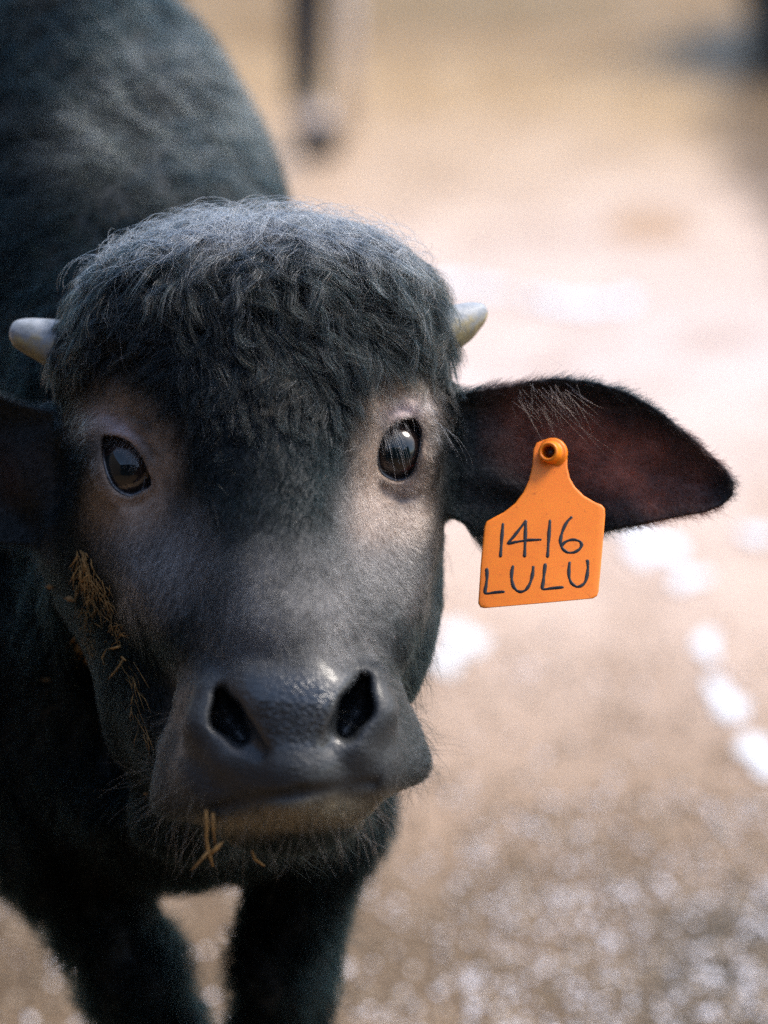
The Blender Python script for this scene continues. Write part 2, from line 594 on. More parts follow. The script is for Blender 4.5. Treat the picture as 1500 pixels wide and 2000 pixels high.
    # ears
    earR = [(800, 800), (860, 782), (905, 768), (960, 757), (1030, 745), (1100, 738), (1160, 745), (1220, 765), (1280, 800),
            (1340, 850), (1384, 887), (1409, 913), (1425, 942), (1424, 968), (1405, 988), (1370, 1002), (1320, 1011), (1260, 1022), (1180, 1042),
            (1080, 1062), (1010, 1068), (955, 1058), (915, 1025), (880, 1002), (845, 980), (800, 960)]
    def outline(P, w):
        return [Q(a, c, w)[:2] for a, c in P]
    def wR(X, Y, d):
        t = np.clip((X - 30) / 190, 0, 1)
        top = -(Y - (66 - 55 * t))                  # rolls towards the rims
        depth = -72 + 30 * t
        sY = 1 / (1 + np.exp(-(Y - (40 - 55 * t)) / 9))
        cup = (24 - 12 * t) * np.exp(-np.maximum(-d, 0) / 16) * (0.35 + .65 * sY) - 8 + 6 * t
        fold = 5 * np.exp(-((Y - (25 - 45 * t + 6 * np.sin(t * 9))) / 7) ** 2) * (1 - t)
        th = 3.2 + 14 * np.clip(1 - t * 3.2, 0, 1)
        return depth + cup + fold, th
    f.leaf(outline(earR, -50), wR, 8, 12, (-130, 20))
    earL = [(190, 830), (130, 812), (60, 795), (0, 770), (-80, 745), (-160, 748), (-260, 790), (-350, 860), (-410, 950), (-380, 985),
            (-280, 1000), (-150, 1025), (-40, 1060), (60, 1065), (130, 1010), (190, 980)]
    def wL(X, Y, d):
        t = np.clip((-165 - X) / 190, 0, 1)
        sY = 1 / (1 + np.exp(-(Y - 25) / 9))
        cup = 24 * np.exp(-np.maximum(-d, 0) / 16) * (0.35 + .65 * sY) - 8
        th = 3.4 + 14 * np.clip(1 - t * 3.2, 0, 1)
        return -100 + 5 * t + cup, th
    f.leaf(outline(earL, -95), wL, 3, 12, (-160, 0))
    # fleshy ear roots, then dark hollows
    f.cone(Q(800, 880, -80), Q(900, 890, -82), 36, 28, 20)
    f.cone(Q(180, 900, -95), Q(95, 910, -108), 36, 28, 20)
    f.ell(Q(925, 900, -42), (20, 24, 13), 12, 'sub')
    f.ell(Q(70, 925, -66), (20, 24, 13), 12, 'sub')
    # eyes: lids bulging over the balls, then the openings
    for E, poly in EYES:
        f.ell(E, (EYE_R + 3.2,) * 3, 9)
        P = np.array([Q(a, c, E[2] + EYE_R)[:2] for a, c in poly])
        ring_ = []; rr_ = []
        for q in smooth_poly(P, 18):
            dd_ = (q - P.mean(0)) * 1.2 + P.mean(0) - E[:2]
            ring_.append(np.array([E[0] + dd_[0], E[1] + dd_[1], E[2] + math.sqrt(max((EYE_R + 1.5) ** 2 - dd_.dot(dd_), 36))]))
            rr_.append(4.6 if q[1] > P[:, 1].mean() else 3.4)
        f.chain(ring_ + [ring_[0]], rr_ + [rr_[0]], 6)
        cut_opening(f, P, E)
    # gentle surface unevenness
    lo = f.box((-260, -260, -150), (260, 210, 160))
    x, y, z = f.coords(lo)
    f.F[lo] += (.5 * np.sin(x / 9 + 2 * np.sin(y / 13)) * np.sin(z / 11 + y / 17)).astype(np.float32)
    return f


def smooth_poly(P, n=40):
    P = np.asarray(P, float); m = len(P)
    out = []
    for i in range(n):
        t = i * m / n; k = int(t); a = t - k
        p0, p1, p2, p3 = (P[(k + j - 1) % m] for j in range(4))
        out.append(.5 * ((2 * p1) + (p2 - p0) * a + (2 * p0 - 5 * p1 + 4 * p2 - p3) * a * a + (3 * p1 - p0 - 3 * p2 + p3) * a ** 3))
    return np.array(out)


EYE_R = 19.5
EYES = [(Q(256, 913, -16), [(196, 854), (226, 851), (257, 866), (280, 895), (293, 925), (298, 946), (280, 960), (250, 970), (220, 952), (204, 912)]),
        (Q(770, 880, -24), [(806, 816), (822, 842), (820, 888), (808, 926), (776, 941), (742, 922), (737, 882), (750, 846), (774, 824)])]


def cut_opening(f, P, E):
    P = smooth_poly(P, 36)
    lo = (P[:, 0].min() - 6, P[:, 1].min() - 6, E[2] - 4); hi = (P[:, 0].max() + 6, P[:, 1].max() + 6, E[2] + 60)
    sl = f.box(lo, hi)
    x, y, z = f.coords(sl)
    X, Y = np.broadcast_arrays(x[..., 0], y[..., 0])
    d2, ins = np.full(X.shape, 1e9), np.zeros(X.shape, bool)
    for i in range(len(P)):
        a, b = P[i], P[(i + 1) % len(P)]; e = b - a
        t = np.clip(((X - a[0]) * e[0] + (Y - a[1]) * e[1]) / (e.dot(e) + 1e-9), 0, 1)
        d2 = np.minimum(d2, np.hypot(X - a[0] - t * e[0], Y - a[1] - t * e[1]))
        ins ^= ((a[1] > Y) != (b[1] > Y)) & (X < (b[0] - a[0]) * (Y - a[1]) / (b[1] - a[1] + 1e-9) + a[0])
    d2 = np.where(ins, -d2, d2)[..., None]
    d = np.maximum(d2, (E[2] + 2) - z)
    f.merge(sl, d.astype(np.float32), 2.0, 'sub')


field = build_calf()
VB, FB = field.mesh()


# ------------------------------------------------------------------ pigment of hide and hair
def g2(X, Y, cx, cy, rx, ry, rot=0, p=2):
    a = math.radians(rot)
    x, y = X - cx, Y - cy
    x, y = x * math.cos(a) + y * math.sin(a), -x * math.sin(a) + y * math.cos(a)
    return np.exp(-(np.abs(x / rx) ** p + np.abs(y / ry) ** p))


nzA, nzB = SinNoise(26, 8, 3), SinNoise(9, 8, 4)


def lerp(c, t, d):
    return c * (1 - t[..., None]) + np.array(d) * t[..., None]


def pigment(p):
    """returns base colour and wetness for points (N,3) in the model frame"""
    X, Y = UV(p)
    w = p[..., 2]
    front = 1 / (1 + np.exp(-(w + 75) / 8))
    n = nzA(p) * .18 + nzB(p) * .10
    c = np.tile(np.array([.0032, .0072, .0086]), (len(p), 1))
    grey = np.maximum.reduce([g2(X, Y, 580, 1190, 155, 130, 0, 3), g2(X, Y, 325, 1085, 100, 95, -30, 3), g2(X, Y, 745, 1060, 80, 120, 0, 3)]) * front
    c = lerp(c, np.clip(grey * (.85 + n), 0, 1), (.108, .105, .103))
    tan = np.maximum.reduce([g2(X, Y, 235, 810, 62, 60, 25, 3), g2(X, Y, 262, 930, 72, 110, 12, 4), g2(X, Y, 775, 820, 62, 80, 10, 3),
                             g2(X, Y, 770, 930, 70, 110, 0, 4)]) * front
    c = lerp(c, np.clip(tan * (1 + n), 0, 1), (.27, .195, .145))
    lid = np.maximum(g2(X, Y, 236, 836, 42, 17, 35), g2(X, Y, 790, 800, 36, 20, -20)) * front
    c = lerp(c, np.clip(lid * 1.2, 0, 1), (.40, .31, .30))
    rose = np.maximum(g2(X, Y, 790, 990, 36, 60, 0), g2(X, Y, 735, 1000, 50, 60)) * front
    c = lerp(c, np.clip(rose * .7, 0, 1), (.26, .21, .185))
    muz = g2(X, Y, 562, 1445, 262, 150, 0, 5) * (w > 15)
    c = lerp(c, muz * .85, (.030, .033, .036))
    c = lerp(c, g2(X, Y, 575, 1500, 120, 55, 0, 2) * (w > 40) * .8, (.010, .012, .013))
    chin = g2(X, Y, 590, 1588, 172, 27, -7, 3) * (w > 20)
    c = lerp(c, np.clip(chin * (1 + n), 0, 1), (.19, .155, .10))
    # inner ear, reddish
    ear = np.maximum(g2(X, Y, 1170, 890, 190, 75, 18, 3) * (X > 930), g2(X, Y, -40, 920, 130, 70, 0, 3) * (X < 110) * .06) * (w > -110) * (w < 5)
    c = lerp(c, np.clip(ear * (.72 + .9 * n), 0, 1), (.31, .105, .065))
    pad = np.maximum(g2(X, Y, 572, 1385, 125, 80, 0, 4), .22 * muz) * (w > 30)
    return np.clip(c, .004, .5), pad


hide = skin_mat()
calf = mesh_obj('buffalo_calf', to_world(VB), FB, hide, base=BASE)
tag(calf, 'black buffalo calf in close-up facing the camera with curly forehead hair and stub horns', 'buffalo calf')
pc, wet = pigment(VB)
at = calf.data.attributes.new('pigment', 'FLOAT_COLOR', 'POINT')
at.data.foreach_set('color', np.concatenate([pc, np.ones((len(pc), 1))], 1).astype(np.float32).ravel())
at = calf.data.attributes.new('wet', 'FLOAT', 'POINT')
at.data.foreach_set('value', wet.astype(np.float32))

# ------------------------------------------------------------------ fur
QP = VB[FB]                                              # (n,4,3)
QC = QP.mean(1)
QA = .5 * np.linalg.norm(np.cross(QP[:, 2] - QP[:, 0], QP[:, 3] - QP[:, 1]), axis=1)
QN = np.cross(QP[:, 2] - QP[:, 0], QP[:, 3] - QP[:, 1]); QN /= np.linalg.norm(QN, axis=1, keepdims=True) + 1e-9
QX, QY = UV(QC)
camp = np.array([0, 0, D0 * 1000.0])
facing = (QN * (camp - QC)).sum(1) / np.linalg.norm(camp - QC, axis=1)


def scatter(density, n):
    pr = QA * density
    idx = rng.choice(len(pr), n, p=pr / pr.sum())
    a, b_ = rng.random((n, 1)), rng.random((n, 1))
    q = QP[idx]
    p = (q[:, 0] * (1 - a) + q[:, 1] * a) * (1 - b_) + (q[:, 3] * (1 - a) + q[:, 2] * a) * b_
    return p


def grow(p, nrm, flow, L, K, lift0, lift1, curl=0., curlz=None, rough=.0, sag=0., off=.6, collide=True):
    """strands that leave along the flow; curl turns them about the normal, lift is the share of the normal"""
    N = len(p)
    t = flow - (flow * nrm).sum(1, keepdims=True) * nrm
    t /= np.linalg.norm(t, axis=1, keepdims=True) + 1e-9
    bq = np.cross(nrm, t)
    out = np.empty((N, K, 3)); out[:, 0] = p - nrm * .8
    st = (L / (K - 1))[:, None]
    ang = np.zeros(N)
    cur = p - nrm * .8
    for k in range(1, K):
        s = (k - 1) / (K - 2)
        lf = lift0 * (1 - s) + lift1 * s
        if np.ndim(lf): lf = lf[:, None]
        ang = ang + (curl / (K - 1))
        d = (t * np.cos(ang)[:, None] + bq * np.sin(ang)[:, None]) * (1 - np.abs(lf)) + nrm * lf + rng.normal(size=(N, 3)) * rough + DOWN * sag * s
        d /= np.linalg.norm(d, axis=1, keepdims=True)
        cur = cur + d * st
        if collide:
            dist = field.sample(cur)
            need = np.minimum(off + .25 * k, 6)
            m = dist < need
            if m.any():
                cur[m] += field.grad(cur[m]) * np.minimum(need - dist[m], 6)[:, None]
        out[:, k] = cur
    return out


def taper(N, K, r, tip=.25):
    return np.outer(np.broadcast_to(r, N), np.linspace(1, tip, K))


inear = ((QX > 900) & (QC[:, 2] > -125) & (QC[:, 2] < 10)) | ((QX < 110) & (QC[:, 2] > -135) & (QC[:, 2] < 0) & (QY > 700) & (QY < 1100))
head = (QC[:, 2] > -125) & ~inear & (facing > -.35)
hmask = lambda X, Y: 1 / (1 + np.exp((Y - (795 + 50 * np.exp(-((X - 520) / 130.) ** 2) - 110 * np.exp(-((X - 215) / 60.) ** 2) - 120 * np.exp(-((X - 790) / 62.) ** 2))) / 38.))
pad_q = g2(QX, QY, 572, 1390, 118, 78, 0, 4) * (QC[:, 2] > 60)
eye_q = np.maximum(g2(QX, QY, 246, 912, 42, 52, -20, 4), g2(QX, QY, 778, 880, 37, 54, 8, 4))
fur_m = hair_mat('fur')
body_fur_m = hair_mat('body_fur', .4, .5, 1.12)
mop_m = hair_mat('curly_fur', .26, .38, 1.33)

# short coat over the face
muz_q = g2(QX, QY, 560, 1440, 268, 135, 0, 5) * (QC[:, 2] > 15)
dens = head * np.clip(1 - pad_q * 1.15, 0, 1) * (1 - .88 * muz_q) * (eye_q < .45) * np.where(facing > 0, 1, .3)
dens = dens * (1 - .6 * hmask(QX, QY))
p = scatter(dens, 170000)
nrm = field.grad(p)
X, Y = UV(p)
flow = np.stack([(X - 530) / 330., np.full(len(p), -1.0), np.full(len(p), .25)], 1)
le = np.exp(-((X - 246) ** 2 + (Y - 912) ** 2) / 90. ** 2); re_ = np.exp(-((X - 778) ** 2 + (Y - 880) ** 2) / 80. ** 2)
flow += le[:, None] * np.stack([(X - 246) / 40, -(Y - 912) / 40, X * 0], 1) + re_[:, None] * np.stack([(X - 778) / 40, -(Y - 880) / 40, X * 0], 1)
f1, f2 = SinNoise(60, 6, 11), SinNoise(60, 6, 12)
flow += np.stack([f1(p), f2(p), f1(p[:, ::-1])], 1) * .35 + rng.normal(size=p.shape) * .22
L = rng.uniform(4.5, 8.5, len(p)) * (1 - .65 * g2(X, Y, 560, 1440, 275, 140, 0, 5)) * (1 - .45 * np.clip(le + re_, 0, 1)) * (1 + .6 * (Y > 1150) * (p[:, 2] < 10))
pg, _ = pigment(p)
tint = pg * rng.uniform(.35, 2.2, (len(p), 1)) * np.clip(1 + .4 * nzB(p * 1.7), .35, 1.9)[:, None]
pts = grow(p, nrm, flow, L, 4, .38, .16, rng.normal(size=len(p)) * .3, rough=.05, collide=False)
dk = (pg.mean(1) < .022) & (g2(X, Y, 560, 1450, 265, 150, 0, 6) * (p[:, 2] > 15) < .4)
curves_obj('face_coat', pts[~dk], taper((~dk).sum(), 4, .135, .15), tint[~dk], fur_m, calf)
curves_obj('cheek_coat', pts[dk], taper(dk.sum(), 4, .135, .15), tint[dk], body_fur_m, calf)

# curly forelock over poll and forehead
dens = head * hmask(QX, QY) * (QC[:, 2] > -118) * (QY > 380)
p = scatter(dens, 42000)
nrm = field.grad(p)
X, Y = UV(p)
flow = np.stack([(X - 500) / 260., -(Y - 470) / 260., np.full(len(p), .1)], 1)
sw = np.exp(-(((X - 440) / 120) ** 2 + ((Y - 640) / 90) ** 2))
flow += sw[:, None] * np.stack([(640 - Y) / 60 + .9, -(X - 400) / 70., X * 0], 1) * .8
a1, a2, a3 = SinNoise(30, 7, 21), SinNoise(30, 7, 22), SinNoise(11, 7, 23)
a4 = SinNoise(11, 7, 24)
fl_n = np.stack([a1(p), a2(p), a1(p + 50)], 1) * .42 + np.stack([a3(p), a4(p), a3(p + 30)], 1) * .38
flow = flow / (np.linalg.norm(flow, axis=1, keepdims=True) + .3) + fl_n + rng.normal(size=p.shape) * .22
topness = np.clip((720 - Y) / 260, 0, 1)
pg, _ = pigment(p)


def mop_growth(p, Lk, K, seed):
    r = np.random.default_rng(seed)
    nrm = field.grad(p)
    X, Y = UV(p)
    fl = np.stack([(X - 500) / 260., -(Y - 450) / 260., np.full(len(p), .1)], 1)
    sw = np.exp(-(((X - 430) / 110) ** 2 + ((Y - 650) / 80) ** 2))
    fl += sw[:, None] * np.stack([(650 - Y) / 60 + 1.0, -(X - 400) / 60., X * 0], 1) * .9
    fl = fl / (np.linalg.norm(fl, axis=1, keepdims=True) + .3)
    fl += np.stack([a1(p), a2(p), a1(p + 50)], 1) * .55 + r.normal(size=p.shape) * .3
    t = fl - (fl * nrm).sum(1, keepdims=True) * nrm
    t /= np.linalg.norm(t, axis=1, keepdims=True) + 1e-9
    bq = np.cross(nrm, t)
    top = np.clip((740 - Y) / 280, 0, 1)
    L = Lk * r.uniform(.7, 1.3, len(p)) * (21 + 28 * top) * np.clip(1 - (Y - 690) / 280, .28, 1)
    amp = r.uniform(.2, .75, len(p)) * (.5 + .7 * top); frq = r.uniform(.7, 1.5, len(p)); ph = r.uniform(0, 6.28, len(p))
    turn = r.normal(size=len(p)) * (.4 + 1.0 * top)
    lift = .30 + .26 * top + r.uniform(-.06, .1, len(p))
    out = np.empty((len(p), K, 3)); cur = p - nrm * .8; out[:, 0] = cur
    for k in range(1, K):
        s_ = (k - 1) / (K - 2)
        an = amp * np.sin(6.28 * frq * s_ + ph) - amp * np.sin(ph) * (1 - s_) + turn * s_ ** 2
        lf = (lift * (1 - s_) ** .8 - (.10 + .35 * top) * s_)[:, None]
        d = (t * np.cos(an)[:, None] + bq * np.sin(an)[:, None]) * (1 - np.abs(lf)) + nrm * lf + DOWN * .22 * s_
        d /= np.linalg.norm(d, axis=1, keepdims=True)
        cur = cur + d * (L / (K - 1))[:, None]
        dist = field.sample(cur)
        m = dist < 1.2 + .3 * k
        if m.any():
            cur[m] += field.grad(cur[m]) * np.minimum(1.2 + .3 * k - dist[m], 6)[:, None]
        out[:, k] = cur
    return out


KM = 12
gp = scatter(dens, 1500)
G_ = mop_growth(gp, 1.15, KM, 5)
near = np.empty(len(p), int)
for i in range(0, len(p), 4000):
    near[i:i + 4000] = ((p[i:i + 4000, None] - gp[None]) ** 2).sum(-1).argmin(1)
own = mop_growth(p, 1.0, KM, 6)
sK = np.linspace(0, 1, KM)[None, :, None]
offs = (p - gp[near])[:, None]
cl = np.clip(rng.normal(.86, .1, (len(p), 1, 1)), 0, .95) * (rng.random((len(p), 1, 1)) < .86)
child = G_[near] + offs * (1 - .72 * sK ** .7)
short = rng.uniform(.75, 1.0, (len(p), 1, 1))
child = p[:, None] + (child - p[:, None]) * short
pts = child * cl + own * (1 - cl) + rng.normal(size=own.shape) * .12
grp_tone = rng.uniform(.35, 1.5, len(gp))[near][:, None]
tint = np.clip(pg * grp_tone * rng.uniform(.5, 1.5, (len(p), 1)), 0, .05)
brown = rng.random(len(p)) < .12
tint[brown] += np.array([.03, .02, .012])
ridge = np.clip((520 - Y) / 60, 0, 1)[:, None] * (X > 380)[:, None]  # backlight on the crown, painted in as a paler tint
tint = tint + ridge * np.array([.03, .031, .033])
grey = rng.random(len(p)) < .04 + .14 * topness * .7 + .45 * np.clip((560 - Y) / 120, 0, 1)  # pale strands crowd towards the crown to imitate rim light
tint[grey] = np.array([.42, .43, .46]) * rng.uniform(.4, 1.4, (grey.sum(), 1))
curves_obj('forelock', pts, taper(len(p), KM, .17), tint, mop_m, calf)

# stray curls standing off the crown
dens = head * (QY < 560) * (facing > -.3) * (facing < .75) * (QY > 380)
p = scatter(dens * (facing < .5), 1100)
nrm = field.grad(p)
flow = rng.normal(size=p.shape) + np.array([0, .4, 0])
pts = grow(p, nrm, flow, rng.uniform(26, 62, len(p)), 12, .9, -.45, rng.normal(size=len(p)) * 3.4, rough=.05, collide=False)
curves_obj('stray_hair', pts, taper(len(p), 12, .15, .5), np.tile([.5, .5, .52], (len(p), 1)) * rng.uniform(.1, 1.3, (len(p), 1)), fur_m, calf)

# ear hair
dens = inear * 1.0
p = scatter(dens, 42000)
nrm = field.grad(p, 1.5)
X, Y = UV(p)
rt = X > 500
flow = np.where(rt[:, None], np.array([1., -.15, .1]), np.array([-1., -.15, .1])) + rng.normal(size=p.shape) * .3
low = (Y > 985) | (Y < 800)
flow[Y > 985] += np.array([.2, -.9, 0])
flow[Y < 800] += np.array([.1, .7, 0])
L = rng.uniform(4, 9, len(p)) * (1 + .7 * (rng.random(len(p)) < .2) * low) * (1 + 1.2 * ((X > 860) & (X < 1010) & (Y > 985)))
pg, _ = pigment(p)
pts = grow(p, nrm, flow, L, 5, .4, .2, rng.normal(size=len(p)) * .5, rough=.06, collide=False)
curves_obj('ear_hair', pts, taper(len(p), 5, .11), pg * rng.uniform(.5, 1.2, (len(p), 1)), fur_m, calf)
# long pale hairs inside the ear
n = 60
P0 = np.array([Q(a, c, -38) for a, c in zip(rng.uniform(985, 1130, n), rng.uniform(748, 800, n))])
d = np.stack([rng.normal(.55, .3, n), rng.normal(-.9, .2, n), rng.normal(.25, .15, n)], 1)
Lh = rng.uniform(12, 34, n)
s = np.linspace(0, 1, 9)
pts = P0[:, None] + d[:, None] * Lh[:, None, None] * s[None, :, None]
pts[:, :, 0] += (rng.normal(size=n) * 5)[:, None] * s ** 2
pts[:, :, 2] += 4 * np.sin(s * 3)
curves_obj('inner_ear_hair', pts, taper(n, 9, .12), np.tile([.20, .12, .09], (n, 1)) * rng.uniform(.3, 1.3, (n, 1)), fur_m, calf)

# body coat, rougher and longer
vis = (QC[:, 2] <= -110) & (~inear) 
nearv = (facing > -.25) & (QX > -250) & (QX < 950) & (QY > -150) & (QY < 2200)
dens = vis * np.where(nearv, 1.0, .25)
p = scatter(dens, 190000)
nrm = field.grad(p, 6)
b1, b2 = SinNoise(70, 6, 31), SinNoise(24, 6, 32)
flow = DOWN + np.array([-.25, .1, 0]) + np.stack([b1(p), b1(p + 99), b1(p + 50)], 1) * .5 + np.stack([b2(p), b2(p + 9), b2(p + 40)], 1) * .6 + rng.normal(size=p.shape) * .3
L = rng.uniform(14, 34, len(p))
lit_back = np.clip(b1(p * .6 + 7) * .6 + .1, 0, 1)  # light catching the back, painted as paler hair
X, Y = UV(p)
lit_back = .35 * lit_back * np.clip((520 - Y) / 200, 0, 1) * np.clip((X - 60) / 200, 0, 1) + np.clip(.4 + .9 * b2(p + 20), 0, 1.4) * (g2(X, Y, 335, 200, 120, 160, -30, 3) + .6 * g2(X, Y, 200, 260, 100, 60, 0, 2))
tone = np.clip(1 + .7 * b1(p * .8 + 40) + .6 * b2(p), .15, 3.2)[:, None]
tint = np.array([.0020, .0046, .0056]) * rng.uniform(.5, 1.8, (len(p), 1)) * tone + lit_back[:, None] * np.array([.15, .16, .145]) * rng.uniform(.3, 1.3, (len(p), 1))
pts = grow(p, nrm, flow, L, 6, .4, .1, rng.normal(size=len(p)) * .8, rough=.08)
curves_obj('body_coat', pts, taper(len(p), 6, .34), tint, body_fur_m, calf)

# beard under jaw and brisket, whiskers on the muzzle, long hairs by the eyes
dens = ((QY > 1560) & (QY < 1760) & (QX > 250) & (QX < 800) & (facing > -.5)) * 1.0 + ((QX > 700) & (QY > 1250) & (QY < 1600) & (facing > -.2) & (facing < .5)) * .8
p = scatter(dens, 3500)
nrm = field.grad(p, 4)
pts = grow(p, nrm, DOWN + rng.normal(size=p.shape) * .35, rng.uniform(10, 30, len(p)), 8, .45, .2, rng.normal(size=len(p)) * .8, rough=.05, sag=.4)
curves_obj('beard', pts, taper(len(p), 8, .11), np.tile([.004, .006, .006], (len(p), 1)) * rng.uniform(.5, 2, (len(p), 1)), body_fur_m, calf)
dens = ((QY > 1380) & (QY < 1620) & (QC[:, 2] > 20) & (((QX > 700)) | (QX < 420) | (QY > 1545)) & (facing > -.2)) * 1.0
p = scatter(dens, 260)
nrm = field.grad(p, 4)
pts = grow(p, nrm, nrm * 0 + np.array([0, -.3, .2]) + rng.normal(size=p.shape) * .5, rng.uniform(15, 42, len(p)), 10, .85, .55, rng.normal(size=len(p)) * .8, rough=.02, sag=.15, collide=False)
curves_obj('whiskers', pts, taper(len(p), 10, .10), np.tile([.03, .027, .025], (len(p), 1)) * rng.uniform(.4, 2, (len(p), 1)), fur_m, calf)


# ------------------------------------------------------------------ horns
def loft(rings, cap=True):
    n = len(rings[0]); V = np.concatenate(rings); F = []
    for i in range(len(rings) - 1):
        for j in range(n):
            F.append((i * n + j, i * n + (j + 1) % n, (i + 1) * n + (j + 1) % n, (i + 1) * n + j))
    if cap:
        F.append(tuple(range(n))[::-1]); F.append(tuple((len(rings) - 1) * n + j for j in range(n)))
    return V, F


horn_m, nt, b = new_mat('horn')
c = add(nt, 'ShaderNodeTexCoord')
n1 = noise(nt, 110, 7, .7)
at_ = add(nt, 'ShaderNodeAttribute', attribute_name='grime')
r1 = ramp(nt, n1.outputs[0], [(.3, (.15, .17, .18)), (.5, (.29, .315, .34)), (.75, (.46, .49, .53))])
gr = ramp(nt, n1.outputs[0], [(.3, (.16, .13, .05)), (.7, (.36, .30, .16))])
mg = add(nt, 'ShaderNodeMath', operation='MULTIPLY_ADD')
nt.links.new(n1.outputs[0], mg.inputs[0]); mg.inputs[1].default_value = 1.2
nt.links.new(at_.outputs['Fac'], mg.inputs[2])
mm = ramp(nt, mg.outputs[0], [(.75, (0, 0, 0)), (1.0, (1, 1, 1))])
nt.links.new(mixc(nt, r1.outputs[0], gr.outputs[0], mm.outputs[0]), b.inputs['Base Color'])
b.inputs['Roughness'].default_value = .45
bump(nt, b, n1.outputs[0], .5, .0015)


def horn(ts, label):
    """ts: axis stations (px, py, w, ry up-radius, rw)"""
    rings = []; gl = []
    for (px, py, w, ry, rw) in ts:
        c0 = Q(px, py, w); ring = []
        for j in range(28):
            a = 2 * math.pi * j / 28
            ring.append(c0 + np.array([0, ry * math.cos(a), rw * math.sin(a)])); gl.append(.5 - .75 * math.cos(a) * .8)
        rings.append(np.array(ring))
    V, F = loft(rings)
    V = V + np.random.default_rng(1).normal(size=V.shape) * .28
    o = mesh_obj('horn', to_world(V) - np.array(BASE), F, horn_m, parent=calf)
    a = o.data.attributes.new('grime', 'FLOAT', 'POINT')
    a.data.foreach_set('value', np.array(gl, np.float32) * .46)
    tag(o, label)
    md = o.modifiers.new('s', 'SUBSURF'); md.levels = 1; md.render_levels = 1
    return o


horn([(190, 700, -62, 18, 17), (140, 684, -60, 18.5, 17), (105, 674, -60, 16.5, 15), (75, 664, -61, 14, 13), (50, 657, -62, 11.5, 11), (34, 654, -63, 9.6, 9), (25, 653, -64, 7.4, 7), (20, 653, -64, 4, 4), (18.5, 653, -64, 1, 1)],
     'stub horn with dirt along its lower edge, over the drooping ear at the left')
horn([(800, 672, -62, 18, 17), (845, 657, -64, 16.5, 16), (880, 644, -66, 15.6, 14), (905, 634, -68, 14, 12.5), (925, 626, -70, 11.6, 10.5), (938, 617, -71, 8, 8), (947, 613, -72, 6, 6), (951, 611, -72, 3, 3), (953, 611, -72, 1, 1)],
     'stub horn above the tagged ear')

# ------------------------------------------------------------------ eyes
eye_m, nt, b = new_mat('eyeball')
a = add(nt, 'ShaderNodeAttribute', attribute_name='iris')
nt.links.new(a.outputs['Color'], b.inputs['Base Color'])
b.inputs['Roughness'].default_value = .5
b.inputs['Specular IOR Level'].default_value = 0
b.inputs['Coat Weight'].default_value = 1
b.inputs['Coat Roughness'].default_value = .015
b.inputs['Coat IOR'].default_value = 1.6
lid_m = plain_mat('eyelid', (.035, .036, .042), .16, .4, 500, .8, .0006)


def sphere(c, r, n=48):
    rings = []
    for i in range(1, n):
        t = math.pi * i / n
        rings.append(np.array([[math.sin(t) * math.cos(2 * math.pi * j / n), math.sin(t) * math.sin(2 * math.pi * j / n), math.cos(t)] for j in range(n)]))
    V, F = loft(rings)
    return V, F


def tube(path, rad, m=10, closed=False, squash=1.0):
    path = np.asarray(path, float); n = len(path)
    rings = []
    for i in range(n):
        a_ = path[(i - 1) % n] if closed or i > 0 else path[i]
        b_ = path[(i + 1) % n] if closed or i < n - 1 else path[i]
        t = b_ - a_; t /= np.linalg.norm(t) + 1e-9
        x = np.cross(t, [0.02, 0.03, 1.0]); x /= np.linalg.norm(x) + 1e-9
        y = np.cross(t, x)
        r = rad[i] if np.ndim(rad) else rad
        rings.append(np.array([path[i] + r * (math.cos(2 * math.pi * j / m) * x + squash * math.sin(2 * math.pi * j / m) * y) for j in range(m)]))
    V = np.concatenate(rings); F = []
    for i in range(n if closed else n - 1):
        for j in range(m):
            k = (i + 1) % n
            F.append((i * m + j, i * m + (j + 1) % m, k * m + (j + 1) % m, k * m + j))
    if not closed:
        F.append(tuple(range(m))[::-1]); F.append(tuple((n - 1) * m + j for j in range(m)))
    return V, F


